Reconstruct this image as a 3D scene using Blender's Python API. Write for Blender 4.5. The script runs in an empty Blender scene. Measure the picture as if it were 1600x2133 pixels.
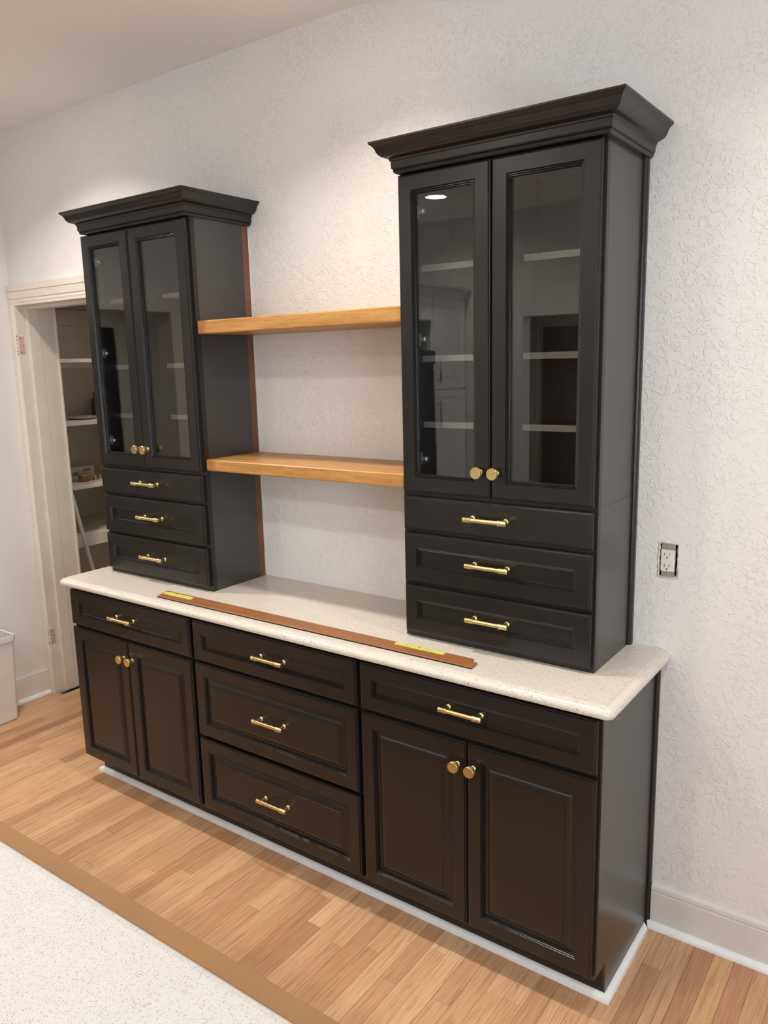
import bpy, math, random
from mathutils import Matrix, Vector

# ------------------------------------------------------------------ camera, world, light, exposure
scene = bpy.context.scene
COL = scene.collection
cam_data = bpy.data.cameras.new('camera')
cam = bpy.data.objects.new('camera', cam_data)
COL.objects.link(cam)
cam.matrix_world = (Matrix.Translation((0.66011, -2.26599, 1.76064)) @ Matrix.Rotation(math.radians(36.0071), 4, 'Z')
                    @ Matrix.Rotation(math.radians(79.3347), 4, 'X') @ Matrix.Rotation(math.radians(-1.3761), 4, 'Z'))
cam_data.sensor_fit = 'VERTICAL'
cam_data.sensor_height = 36.0
cam_data.lens = 1639.83 * 36.0 / 2133.0
cam_data.clip_start = 0.02
scene.camera = cam

world = bpy.data.worlds.new('daylight')
scene.world = world
world.use_nodes = True
wbg = world.node_tree.nodes['Background']
wbg.inputs[0].default_value = (0.72, 0.86, 1.0, 1)
wbg.inputs[1].default_value = 2.0

def area_light(name, loc, rot, sx, sy, power, color, shape='RECTANGLE', spread=180):
    d = bpy.data.lights.new(name, 'AREA')
    d.shape = shape; d.size = sx; d.size_y = sy; d.energy = power; d.color = color
    d.spread = math.radians(spread)
    o = bpy.data.objects.new(name, d); COL.objects.link(o)
    o.location = loc; o.rotation_euler = rot
    return o
# daylight falling in through the window in the right wall
area_light('window_daylight', (2.90, -2.75, 1.55), (0, math.radians(90), 0), 1.7, 2.1, 180, (0.78, 0.89, 1.0))

scene.view_settings.view_transform = 'Standard'
scene.view_settings.look = 'None'
scene.view_settings.gamma = 1.0
scene.view_settings.use_curve_mapping = False
scene.view_settings.exposure = -0.68
CAN_COLOR = (1.0, 0.93, 0.845)
cy = getattr(scene, 'cycles', None)
if cy:
    cy.max_bounces = 8; cy.diffuse_bounces = 4; cy.glossy_bounces = 4
    cy.transparent_max_bounces = 16; cy.transmission_bounces = 6
    cy.caustics_reflective = False; cy.caustics_refractive = False
    cy.sample_clamp_indirect = 6.0
    cy.use_denoising = True

rnd = random.Random(7)

# ------------------------------------------------------------------ materials
class NT:
    def __init__(self, name):
        self.m = bpy.data.materials.new(name); self.m.use_nodes = True
        self.t = self.m.node_tree; self.b = self.t.nodes['Principled BSDF']
    def n(self, kind, **kw):
        nd = self.t.nodes.new(kind)
        for k, v in kw.items():
            if k.startswith('i_'): nd.inputs[k[2:].replace('_', ' ')].default_value = v
            else: setattr(nd, k, v)
        return nd
    def l(self, a, b): self.t.links.new(a, b)
    def set(self, **kw):
        for k, v in kw.items(): self.b.inputs[k.replace('_', ' ')].default_value = v
        return self
    def pos(self, scale=(1, 1, 1), loc=None):
        g = self.n('ShaderNodeNewGeometry'); mp = self.n('ShaderNodeMapping')
        mp.inputs['Scale'].default_value = scale
        self.l(g.outputs['Position'], mp.inputs['Vector'])
        if loc is not None: self.l(loc, mp.inputs['Location'])
        return mp.outputs['Vector']
    def noise(self, vec, scale, detail=3, rough=.5, dist=0.0):
        nd = self.n('ShaderNodeTexNoise'); nd.inputs['Scale'].default_value = scale
        nd.inputs['Detail'].default_value = detail; nd.inputs['Roughness'].default_value = rough
        nd.inputs['Distortion'].default_value = dist
        self.l(vec, nd.inputs['Vector']); return nd.outputs['Fac']
    def ramp(self, fac, stops):
        r = self.n('ShaderNodeValToRGB'); e = r.color_ramp.elements
        while len(e) < len(stops): e.new(0.5)
        for i, (p, c) in enumerate(stops):
            e[i].position = p; e[i].color = (*c, 1) if len(c) == 3 else c
        self.l(fac, r.inputs['Fac']); return r.outputs['Color']
    def mix(self, a, b, fac, blend='MIX'):
        m = self.n('ShaderNodeMix', data_type='RGBA', blend_type=blend)
        for s, v in ((m.inputs[6], a), (m.inputs[7], b), (m.inputs[0], fac)):
            if hasattr(v, 'is_linked') or hasattr(v, 'links'): self.l(v, s)
            else: s.default_value = (*v, 1) if isinstance(v, tuple) and len(v) == 3 else v
        return m.outputs[2]
    def math(self, op, a, b=0.0):
        m = self.n('ShaderNodeMath', operation=op)
        for s, v in ((m.inputs[0], a), (m.inputs[1], b)):
            if hasattr(v, 'links'): self.l(v, s)
            else: s.default_value = v
        return m.outputs[0]
    def bump(self, h, strength, dist):
        b = self.n('ShaderNodeBump'); b.inputs['Strength'].default_value = strength
        b.inputs['Distance'].default_value = dist
        self.l(h, b.inputs['Height']); self.l(b.outputs['Normal'], self.b.inputs['Normal'])
    def color(self, sock): self.l(sock, self.b.inputs['Base Color'])

def plain(name, col, rough=.5, metal=0.0, spec=.5, var=0.06, bump=0.0, bscale=300, ior=1.5):
    m = NT(name); m.set(Roughness=rough, Metallic=metal)
    m.b.inputs['Specular IOR Level'].default_value = spec
    m.b.inputs['IOR'].default_value = ior
    v = m.pos()
    f = m.noise(v, 9, 3)
    lo = tuple(c * (1 - var) for c in col); hi = tuple(min(1, c * (1 + var)) for c in col)
    m.color(m.ramp(f, [(.3, lo), (.7, hi)]))
    if bump: m.bump(m.noise(v, bscale, 2), bump, .001)
    return m.m

def wall_mat(name, col, strength, dirt=0.03, fine=.45, sc=52):
    m = NT(name); m.set(Roughness=.62); m.b.inputs['Specular IOR Level'].default_value = .35
    v = m.pos()
    big = m.noise(v, 1.7, 2)
    lo = tuple(c * (1 - dirt) for c in col)
    m.color(m.ramp(big, [(.3, lo), (.7, col)]))
    # hand-trowelled knock-down relief: flattened blobs with soft rims, plus fine stipple
    a = m.noise(v, sc, 4, .55, 1.0)
    a = m.ramp(a, [(.515, (0, 0, 0)), (.585, (1, 1, 1)), (.74, (.75, .75, .75))])
    mask = m.ramp(m.noise(v, 5, 2), [(.35, (.25, .25, .25)), (.62, (1, 1, 1))])
    a = m.mix(a, mask, 1.0, 'MULTIPLY')
    b = m.noise(v, 170, 3, .6, .6)
    h = m.math('ADD', a, m.math('MULTIPLY', b, fine))
    m.bump(h, strength, .0035)
    return m.m

M = {}
M['wall'] = wall_mat('textured_wall_paint', (.84, .83, .82), .50)
M['wall_soft'] = wall_mat('soft_textured_wall_paint', (.80, .775, .74), .08, fine=.1, sc=34)
M['wall_plain'] = plain('flat_wall_paint', (.78, .755, .72), .6, var=.03)
M['ceiling'] = wall_mat('textured_ceiling_paint', (.90, .885, .865), .12)
M['black'] = plain('black_brown_cabinet_paint', (.0105, .0092, .0086), .30, spec=.52, ior=1.5, var=.12, bump=.05, bscale=420)
M['black_side'] = plain('black_satin_side_panel', (.014, .013, .0125), .30, spec=.85, ior=1.6, var=.10, bump=.04, bscale=300)
M['inside'] = plain('dark_cabinet_interior', (.016, .0145, .013), .5, var=.15)
M['shelf_edge'] = plain('pale_cabinet_shelf_laminate', (.215, .20, .185), .45)
M['white'] = plain('white_trim_gloss_paint', (.82, .83, .84), .32, var=.02)
M['cream'] = plain('cream_trim_paint', (.76, .71, .63), .42, var=.04, bump=.06, bscale=60)
M['base'] = plain('off_white_baseboard_paint', (.70, .68, .65), .40, var=.04, bump=.05, bscale=60)
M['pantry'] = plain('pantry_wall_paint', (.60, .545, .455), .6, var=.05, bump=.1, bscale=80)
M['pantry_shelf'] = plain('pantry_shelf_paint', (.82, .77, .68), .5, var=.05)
M['brass'] = plain('brushed_brass', (.80, .63, .28), .30, metal=1.0, var=.05)
M['chrome'] = plain('chrome', (.75, .75, .76), .2, metal=1.0, var=.03)
M['hinge'] = plain('bright_nickel_hinge', (.42, .42, .43), .3, metal=.7, var=.03)
M['steel'] = plain('galvanised_steel', (.48, .48, .48), .45, metal=.9, var=.2)
M['plastic'] = plain('white_plastic', (.78, .76, .74), .35, var=.02)
M['bin'] = plain('white_bin_plastic', (.74, .71, .68), .38, var=.03)
M['dark'] = plain('dark_void', (.012, .011, .010), .8)
M['plaster'] = plain('torn_plaster', (.62, .57, .49), .9, var=.4, bump=.6, bscale=160)
M['mortise'] = plain('bare_hinge_mortise_wood', (.62, .42, .34), .6, var=.15)
M['cherry'] = plain('unpainted_cherry_filler', (.17, .065, .035), .5, var=.2)
M['hardboard'] = plain('brown_underlay_board', (.255, .132, .048), .6, var=.05)
M['islandbase'] = plain('white_island_paint', (.72, .71, .69), .4)
M['amber'] = plain('amber_jar', (.30, .15, .02), .15, var=.1)
M['orange'] = plain('dark_orange_bottle', (.22, .06, .012), .25, var=.4)
M['paper'] = plain('white_paper_packet', (.66, .60, .54), .6, var=.05)
M['ink'] = plain('dark_print', (.10, .09, .09), .6)
M['plate'] = plain('glazed_plate', (.62, .55, .47), .2)
M['olive'] = plain('olive_waste_paper', (.10, .08, .04), .8, var=.4)
M['fridge'] = plain('dark_steel_fridge', (.05, .05, .055), .3, metal=.3)
M['dooreddark'] = plain('brown_door', (.13, .085, .05), .5)
M['teal'] = plain('dark_teal_door', (.02, .045, .055), .5)
M['bluetape'] = plain('blue_painters_tape', (.03, .06, .42), .6)
M['blackdoor'] = plain('black_door', (.008, .008, .009), .5)

def tape_mat():
    m = NT('yellow_green_label_tape'); m.set(Roughness=.4)
    v = m.pos((1, 1, 1))
    f = m.noise(v, 130, 2)
    m.color(m.ramp(f, [(.30, (.16, .17, .04)), (.40, (.62, .60, .10)), (.75, (.74, .70, .16))]))
    return m.m
M['tape'] = tape_mat()

def glass_mat(name='clear_cabinet_glass'):
    m = NT(name); t = m.t
    t.nodes.remove(m.b)
    fr = m.n('ShaderNodeFresnel'); g = m.n('ShaderNodeNewGeometry')
    ior = m.math('ADD', m.math('MULTIPLY', g.outputs['Backfacing'], 1 / 1.55 - 1.55), 1.55)   # straight-through pane: the far face reflects like the near one
    m.l(ior, fr.inputs['IOR'])
    tr = m.n('ShaderNodeBsdfTransparent'); tr.inputs[0].default_value = (.97, .98, .975, 1)
    gl = m.n('ShaderNodeBsdfGlossy'); gl.inputs['Roughness'].default_value = 0.0
    gl.inputs['Color'].default_value = (1, 1, 1, 1)
    mx = m.n('ShaderNodeMixShader')
    m.l(fr.outputs[0], mx.inputs[0]); m.l(tr.outputs[0], mx.inputs[1]); m.l(gl.outputs[0], mx.inputs[2])
    m.l(mx.outputs[0], t.nodes['Material Output'].inputs['Surface'])
    return m.m
M['glass'] = glass_mat()

def emit_mat(name, col, s):
    m = NT(name); m.set(Roughness=.4)
    m.b.inputs['Base Color'].default_value = (.9, .9, .9, 1)
    m.b.inputs['Emission Color'].default_value = (*col, 1)
    m.b.inputs['Emission Strength'].default_value = s
    return m.m
M['lens'] = emit_mat('lit_lamp_lens', (1.0, .92, .82), 45.0)

def oak_shelf(name, axis, lo, mid, hi, seed=0.0):
    m = NT(name); m.set(Roughness=.38); m.b.inputs['Specular IOR Level'].default_value = .4
    sc = {'x': (1.6, 26, 26), 'y': (26, 1.6, 26), 'z': (26, 26, 1.6)}[axis]
    v = m.pos(sc)
    f = m.noise(v, 2.2, 5, .62, .8)
    c = m.ramp(f, [(.30, lo), (.5, mid), (.72, hi)])
    fine = m.noise(m.pos(tuple(s * 5 for s in sc)), 3.0, 2, .6)
    c = m.mix(c, m.ramp(fine, [(.35, (.72, .66, .58)), (.5, (1, 1, 1))]), .7, 'MULTIPLY')
    m.color(c)
    m.bump(fine, .08, .0006)
    return m.m
M['oak'] = oak_shelf('golden_oak', 'x', (.40, .19, .052), (.52, .265, .082), (.60, .33, .115))
M['oak_end'] = oak_shelf('golden_oak_end', 'z', (.34, .155, .04), (.42, .20, .058), (.50, .25, .08))
M['walnut_strip'] = oak_shelf('brown_stained_strip', 'x', (.25, .100, .034), (.30, .122, .043), (.36, .15, .058))

def floor_mat():
    m = NT('red_oak_floorboards'); m.set(Roughness=.40); m.b.inputs['Specular IOR Level'].default_value = .38
    g = m.n('ShaderNodeNewGeometry'); oi = m.n('ShaderNodeObjectInfo')
    r = m.math('FRACT', m.math('ADD', g.outputs['Random Per Island'], oi.outputs['Random']))
    r2 = m.math('FRACT', m.math('MULTIPLY', r, 17.31))
    cmb = m.n('ShaderNodeCombineXYZ')
    m.l(m.math('MULTIPLY', r, 37.0), cmb.inputs[0]); m.l(m.math('MULTIPLY', r2, 23.0), cmb.inputs[1])
    m.l(m.math('MULTIPLY', r, 11.0), cmb.inputs[2])
    v = m.pos((34, 1.3, 1), cmb.outputs[0])
    f = m.noise(v, 1.5, 5, .62, 2.0)
    grain = m.ramp(f, [(.28, (.56, .50, .46)), (.45, (.90, .86, .83)), (.62, (1, 1, 1)), (.78, (.84, .79, .74))])
    base = m.ramp(r, [(0, (.475, .262, .138)), (.25, (.58, .340, .190)), (.5, (.65, .400, .232)), (.75, (.555, .322, .185)), (.92, (.69, .445, .262)), (1, (.43, .228, .130))])
    fine = m.noise(m.pos((300, 9, 1), cmb.outputs[0]), 1.0, 3, .65)
    c = m.mix(base, grain, .85, 'MULTIPLY')
    st = m.noise(m.pos((60, 2.6, 1), cmb.outputs[0]), 1.0, 4, .7, 1.5)
    c = m.mix(c, m.ramp(st, [(.62, (1, 1, 1)), (.72, (.60, .50, .42))]), .8, 'MULTIPLY')
    c = m.mix(c, m.ramp(fine, [(.38, (.66, .60, .54)), (.55, (1, 1, 1))]), .5, 'MULTIPLY')
    c = m.mix(c, oi.outputs['Color'], 1.0, 'MULTIPLY')
    m.color(c)
    m.bump(fine, .06, .0005)
    return m.m
M['floor'] = floor_mat()

def quartz(name, base, specks, scale, amount, rough=.30):
    m = NT(name); m.set(Roughness=rough); m.b.inputs['Specular IOR Level'].default_value = .45
    v = m.pos()
    c = m.ramp(m.noise(v, 14, 3), [(.3, tuple(x * .96 for x in base)), (.7, base)])
    for i, (col, s, th) in enumerate(specks):
        vo = m.n('ShaderNodeTexVoronoi', feature='F1'); vo.inputs['Scale'].default_value = scale * s
        vo.inputs['Randomness'].default_value = 1.0
        m.l(m.pos((1 + .1 * i, 1, 1 - .07 * i)), vo.inputs['Vector'])
        sz = m.n('ShaderNodeSeparateColor'); m.l(vo.outputs['Color'], sz.inputs[0])
        lim = m.math('MULTIPLY', m.math('POWER', sz.outputs[0], 2.0), th)
        fac = m.math('LESS_THAN', vo.outputs['Distance'], lim)
        c = m.mix(c, col, m.math('MULTIPLY', fac, amount))
    m.color(c)
    return m.m
M['quartz'] = quartz('speckled_cream_quartz', (.63, .585, .515), [((.40, .32, .22), 1.0, .34), ((.76, .73, .68), .8, .42), ((.22, .19, .15), .6, .30)], 215, .85)
M['quartz_white'] = quartz('speckled_white_quartz', (.54, .535, .515), [((.33, .285, .225), 1.0, .46), ((.60, .595, .58), .7, .40), ((.24, .22, .195), .8, .42)], 400, .75, .55)

# ------------------------------------------------------------------ mesh helpers
class MB:
    def __init__(self): self.v = []; self.f = []; self.s = []
    def add(self, vs, fs, smooth=False):
        o = len(self.v); self.v += [tuple(p) for p in vs]
        for f in fs: self.f.append(tuple(i + o for i in f)); self.s.append(smooth)
        return self
    def box(self, x0, x1, y0, y1, z0, z1, c=0.0):
        if x0 > x1: x0, x1 = x1, x0
        if y0 > y1: y0, y1 = y1, y0
        if z0 > z1: z0, z1 = z1, z0
        if c <= 0:
            vs = [(x, y, z) for z in (z0, z1) for y in (y0, y1) for x in (x0, x1)]
            return self.add(vs, [(0, 2, 3, 1), (4, 5, 7, 6), (0, 1, 5, 4), (2, 6, 7, 3), (0, 4, 6, 2), (1, 3, 7, 5)])
        # chamfered box: 24 vertices
        X, Y, Z = (x0, x1), (y0, y1), (z0, z1)
        idx = {}; vs = []
        for a in (0, 1):
            for b in (0, 1):
                for d in (0, 1):
                    sx, sy, sz = (1 - 2 * a), (1 - 2 * b), (1 - 2 * d)
                    for k in range(3):
                        p = [X[a] + sx * c, Y[b] + sy * c, Z[d] + sz * c]
                        p[k] = (X[a], Y[b], Z[d])[k]
                        idx[a, b, d, k] = len(vs); vs.append(tuple(p))
        fs = []
        fs += [(idx[0, 0, 0, 0], idx[0, 0, 1, 0], idx[0, 1, 1, 0], idx[0, 1, 0, 0]), (idx[1, 0, 0, 0], idx[1, 1, 0, 0], idx[1, 1, 1, 0], idx[1, 0, 1, 0])]
        fs += [(idx[0, 0, 0, 1], idx[1, 0, 0, 1], idx[1, 0, 1, 1], idx[0, 0, 1, 1]), (idx[0, 1, 0, 1], idx[0, 1, 1, 1], idx[1, 1, 1, 1], idx[1, 1, 0, 1])]
        fs += [(idx[0, 0, 0, 2], idx[0, 1, 0, 2], idx[1, 1, 0, 2], idx[1, 0, 0, 2]), (idx[0, 0, 1, 2], idx[1, 0, 1, 2], idx[1, 1, 1, 2], idx[0, 1, 1, 2])]
        for b in (0, 1):
            for d in (0, 1): fs.append((idx[0, b, d, 1], idx[1, b, d, 1], idx[1, b, d, 2], idx[0, b, d, 2]))
        for a in (0, 1):
            for d in (0, 1): fs.append((idx[a, 0, d, 0], idx[a, 1, d, 0], idx[a, 1, d, 2], idx[a, 0, d, 2]))
        for a in (0, 1):
            for b in (0, 1): fs.append((idx[a, b, 0, 0], idx[a, b, 1, 0], idx[a, b, 1, 1], idx[a, b, 0, 1]))
        for a in (0, 1):
            for b in (0, 1):
                for d in (0, 1): fs.append((idx[a, b, d, 0], idx[a, b, d, 1], idx[a, b, d, 2]))
        return self.add(vs, fs)
    def prism(self, prof, x0, x1, axis='x'):
        """prof: list of 2-D points; axis x -> (y,z), y -> (x,z), z -> (x,y)"""
        def p(a, t):
            return {'x': (t, a[0], a[1]), 'y': (a[0], t, a[1]), 'z': (a[0], a[1], t)}[axis]
        n = len(prof)
        vs = [p(a, x0) for a in prof] + [p(a, x1) for a in prof]
        fs = [tuple(range(n)), tuple(range(2 * n - 1, n - 1, -1))]
        fs += [(i, (i + 1) % n, n + (i + 1) % n, n + i) for i in range(n)]
        return self.add(vs, fs)
    def loft(self, loops, close=True, cap0=True, cap1=True, smooth=False):
        n = len(loops[0]); o = len(self.v); vs = [p for L in loops for p in L]; fs = []
        for k in range(len(loops) - 1):
            for i in range(n if close else n - 1):
                j = (i + 1) % n
                fs.append((k * n + i, k * n + j, (k + 1) * n + j, (k + 1) * n + i))
        self.add(vs, fs, smooth)
        if cap0: self.f.append(tuple(o + i for i in range(n))); self.s.append(False)
        if cap1: self.f.append(tuple(o + (len(loops) - 1) * n + i for i in range(n))[::-1]); self.s.append(False)
        return self
    def lathe(self, prof, origin, axis='z', n=24, smooth=True):
        """prof: (radius, offset along axis)"""
        loops = []
        for r, t in prof:
            L = []
            for i in range(n):
                a = 2 * math.pi * i / n; c, s = r * math.cos(a), r * math.sin(a)
                q = {'z': (c, s, t), 'y': (c, t, s), 'x': (t, c, s)}[axis]
                L.append(tuple(origin[k] + q[k] for k in range(3)))
            loops.append(L)
        return self.loft(loops, smooth=smooth)
    def rod(self, a, b, r, n=12):
        a, b = Vector(a), Vector(b); d = (b - a).normalized()
        u = d.orthogonal().normalized(); w = d.cross(u)
        ring = lambda c: [tuple(c + (u * math.cos(2 * math.pi * i / n) + w * math.sin(2 * math.pi * i / n)) * r) for i in range(n)]
        return self.loft([ring(a), ring(b)], smooth=True)
    def mesh(self, name, mat, origin=(0, 0, 0)):
        me = bpy.data.meshes.new(name)
        ox, oy, oz = origin
        me.from_pydata([(x - ox, y - oy, z - oz) for x, y, z in self.v], [], self.f)
        me.polygons.foreach_set('use_smooth', self.s)
        me.materials.append(M[mat] if isinstance(mat, str) else mat)
        # consistent outward normals
        import bmesh
        bm = bmesh.new(); bm.from_mesh(me); bmesh.ops.recalc_face_normals(bm, faces=bm.faces); bm.to_mesh(me); bm.free()
        me.update()
        return me
    def build(self, name, mat, parent=None, smooth_angle=None):
        org = tuple(root_of(parent).location) if parent else (0, 0, 0)
        me = self.mesh(name, mat, org)
        if smooth_angle is not None:
            me.polygons.foreach_set('use_smooth', [True] * len(me.polygons))
            me.set_sharp_from_angle(angle=math.radians(smooth_angle))
        o = bpy.data.objects.new(name, me); COL.objects.link(o)
        if parent: o.parent = parent
        return o

def root_of(o):
    while o.parent: o = o.parent
    return o

def empty(name, loc):
    o = bpy.data.objects.new(name, None); COL.objects.link(o); o.location = loc
    o.empty_display_size = .05
    return o

def tag(o, label=None, cat=None, group=None, kind=None):
    if label: o['label'] = label
    if cat: o['category'] = cat
    if group: o['group'] = group
    if kind: o['kind'] = kind
    return o

def thing(name, label, cat, loc, group=None): return tag(empty(name, loc), label, cat, group)
def struct(o, label, cat=None): return tag(o, label, cat, kind='structure')

def inst(me, name, parent, wloc):
    """one more object on shared mesh data, parented; wloc in world space"""
    o = bpy.data.objects.new(name, me); COL.objects.link(o)
    r = root_of(parent).location
    o.parent = parent; o.location = (wloc[0] - r[0], wloc[1] - r[1], wloc[2] - r[2])
    return o

# ------------------------------------------------------------------ room shell
XL, XR, YF, H = -3.32, 2.60, -4.20, 2.9155
WT = 0.18

def wall_boxes(mb, u0, u1, z0, z1, holes, put):
    us = sorted({u0, u1, *[h[0] for h in holes], *[h[1] for h in holes]})
    zs = sorted({z0, z1, *[h[2] for h in holes], *[h[3] for h in holes]})
    for a, b in zip(us, us[1:]):
        run = None
        for c, d in zip(zs, zs[1:]):
            um, zm = (a + b) / 2, (c + d) / 2
            solid = not any(h[0] < um < h[1] and h[2] < zm < h[3] for h in holes)
            if solid: run = (run[0], d) if run else (c, d)
            elif run: put(mb, a, b, *run); run = None
        if run: put(mb, a, b, *run)

mb = MB()
DOOR = (-3.262, -2.50, -.02, 2.105)
OUT = (-.001, .0505, 1.134, 1.231)
wall_boxes(mb, XL - .12, XR + .12, -.02, H, [DOOR, OUT], lambda m, a, b, c, d: m.box(a, b, 0, WT, c, d))
struct(mb.build('wall_back', 'wall'), 'off-white textured plaster wall behind the dark cabinets', 'wall')

mb = MB()
wall_boxes(mb, YF - .12, 0, -.02, H, [(-1.60, -.74, -.03, 2.10)], lambda m, a, b, c, d: m.box(XL - .12, XL, a, b, c, d))
struct(mb.build('wall_left', 'wall_soft'), 'off-white textured wall behind the white bin', 'wall')

mb = MB()
wall_boxes(mb, XL - .12, XR + .12, -.02, H, [(-2.19, -1.20, -.03, 2.10)], lambda m, a, b, c, d: m.box(a, b, YF - .12, YF, c, d))
struct(mb.build('wall_front', 'wall_plain'), 'off-white wall opposite the cabinets, seen in the glass', 'wall')

WIN = (-3.75, -1.75, .75, 2.35)
mb = MB()
wall_boxes(mb, YF, 0, -.02, H, [WIN], lambda m, a, b, c, d: m.box(XR, XR + .12, a, b, c, d))
struct(mb.build('wall_right', 'wall'), 'off-white wall with the daylight window', 'wall')

struct(MB().box(XL - .12, XR + .12, YF - .12, WT, H, H + .1).build('ceiling', 'ceiling'), 'off-white textured ceiling', 'ceiling')

# window in the right wall
win = struct(empty('window_1', (XR + .06, (WIN[0] + WIN[1]) / 2, WIN[2])), 'white framed daylight window', 'window')
fr = MB()
for (a, b, c, d) in ((WIN[0], WIN[0] + .06, WIN[2], WIN[3]), (WIN[1] - .06, WIN[1], WIN[2], WIN[3]),
                     (WIN[0], WIN[1], WIN[2], WIN[2] + .06), (WIN[0], WIN[1], WIN[3] - .06, WIN[3]),
                     (-2.78, -2.72, WIN[2], WIN[3])):
    fr.box(XR + .03, XR + .09, a, b, c, d)
fr.build('window_frame', 'white', win)
for a, b in ((WIN[0] + .06, -2.78), (-2.72, WIN[1] - .06)):
    MB().box(XR + .055, XR + .061, a, b, WIN[2] + .06, WIN[3] - .06).build('pane', 'glass', win)
MB().box(XR - .04, XR + .03, WIN[0] - .04, WIN[1] + .04, WIN[2] - .035, WIN[2], .004).build('window_sill', 'white', win)

# floor: slab, single boards where they show, the rest of the boards joined
floor = struct(MB().box(-5.2, XR + .12, -6.3, 1.5, -.14, -.0105).build('floor', 'dark'), 'pale red oak strip floor', 'floor')
PW = .0555
stuff = MB()
nplank = 0
row = 0
x = .1645 - 63 * PW
def plank_mesh(mb, x0, x1, y0, y1, dz):
    g = .00035; c = .0006
    x0 += g; x1 -= g; y0 += g; y1 -= g
    b = -.0105; t = dz
    vs = [(x0, y0, b), (x1, y0, b), (x1, y1, b), (x0, y1, b),
          (x0, y0, t - c), (x1, y0, t - c), (x1, y1, t - c), (x0, y1, t - c),
          (x0 + c, y0 + c, t), (x1 - c, y0 + c, t), (x1 - c, y1 - c, t), (x0 + c, y1 - c, t)]
    fs = [(0, 1, 5, 4), (1, 2, 6, 5), (2, 3, 7, 6), (3, 0, 4, 7), (4, 5, 9, 8), (5, 6, 10, 9), (6, 7, 11, 10), (7, 4, 8, 11), (8, 9, 10, 11)]
    mb.add(vs, fs)
while x < 2.62:
    r = random.Random(row * 91 + 5)
    ytop = .18 if (-3.27 < x < -2.5) else 0.0
    y = ytop
    first = True
    while y > YF - .05:
        ln = r.choice((.34, .45, .6, .75, .9, 1.05, 1.2)) * r.uniform(.9, 1.1)
        if first: ln *= r.uniform(.35, 1.0)
        y1 = max(y - ln, YF - .05)
        if y1 - (YF - .05) < .12: y1 = YF - .05
        cx = x + PW / 2
        under = (-2.30 < cx < 0.0) and y1 > -.385
        # can the photograph see it: in front of the island's edge line and left of the frame's right edge
        seen = (-3.33 < cx < .66) and y > (-1.0 if cx < -.45 else -1.0 + (cx + .45) * .75) - .02 and not under
        dz = r.uniform(-.00022, .00012)
        if seen and nplank < 298:
            b = MB(); plank_mesh(b, x, x + PW, y1, y, dz)
            fb = b.build('floorboard', 'floor', floor); nplank += 1
            if .16 < x < .20 and y > -.05: fb.color = (.84, .76, .72, 1)
            elif .20 < x < .26 and y > -.05: fb.color = (1.12, 1.12, 1.02, 1)
            elif .26 < x < .32 and y > -.05: fb.color = (.97, .88, .87, 1)
        else:
            plank_mesh(stuff, x, x + PW, y1, y, dz)
        y = y1; first = False
    x += PW; row += 1
tag(stuff.build('floorboard_field', 'floor', floor), kind='stuff')

# rooms glimpsed beyond the openings
mb = MB(); mb.box(-4.05 - .1, -2.2 + .1, 1.3, 1.4, -.02, 2.3); mb.box(-2.2, -2.1, WT, 1.3, -.02, 2.3); mb.box(-4.15, -4.05, WT - .0, 1.3, -.02, 2.3)
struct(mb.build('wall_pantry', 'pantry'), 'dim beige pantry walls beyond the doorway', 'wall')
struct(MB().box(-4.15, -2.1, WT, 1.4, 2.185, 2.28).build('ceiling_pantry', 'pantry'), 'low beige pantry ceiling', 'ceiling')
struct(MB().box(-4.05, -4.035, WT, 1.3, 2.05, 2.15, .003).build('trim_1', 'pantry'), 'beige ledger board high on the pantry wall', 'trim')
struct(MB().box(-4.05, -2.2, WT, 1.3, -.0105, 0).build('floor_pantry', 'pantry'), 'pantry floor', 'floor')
mb = MB(); mb.box(-5.1, -5.0, -3.6, .3, -.02, 2.5); mb.box(-5.0, XL - .12, .2, .3, -.02, 2.5); mb.box(-5.0, XL - .12, -3.6, -3.5, -.02, 2.5)
struct(mb.build('wall_hall', 'wall_plain'), 'hall walls beyond the left opening', 'wall')
struct(MB().box(-5.1, XL - .12, -3.6, .3, 2.5, 2.6).build('ceiling_hall', 'ceiling'), 'hall ceiling', 'ceiling')
struct(MB().box(-5.0, XL, -3.5, .2, -.0105, -.0005).build('floor_hall', 'hardboard'), 'hall floor', 'floor')
mb = MB(); mb.box(-3.6, .2, -6.2, -6.1, -.02, 2.5); mb.box(-3.6, -3.5, -6.1, YF - .12, -.02, 2.5); mb.box(.1, .2, -6.1, YF - .12, -.02, 2.5)
struct(mb.build('wall_back_room', 'wall_plain'), 'walls of the room beyond the far opening', 'wall')
struct(MB().box(-3.6, .2, -6.2, YF - .12, 2.5, 2.6).build('ceiling_back_room', 'ceiling'), 'ceiling of the room beyond', 'ceiling')
struct(MB().box(-3.5, .1, -6.1, YF, -.0105, -.0005).build('floor_back_room', 'hardboard'), 'floor of the room beyond', 'floor')

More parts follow.
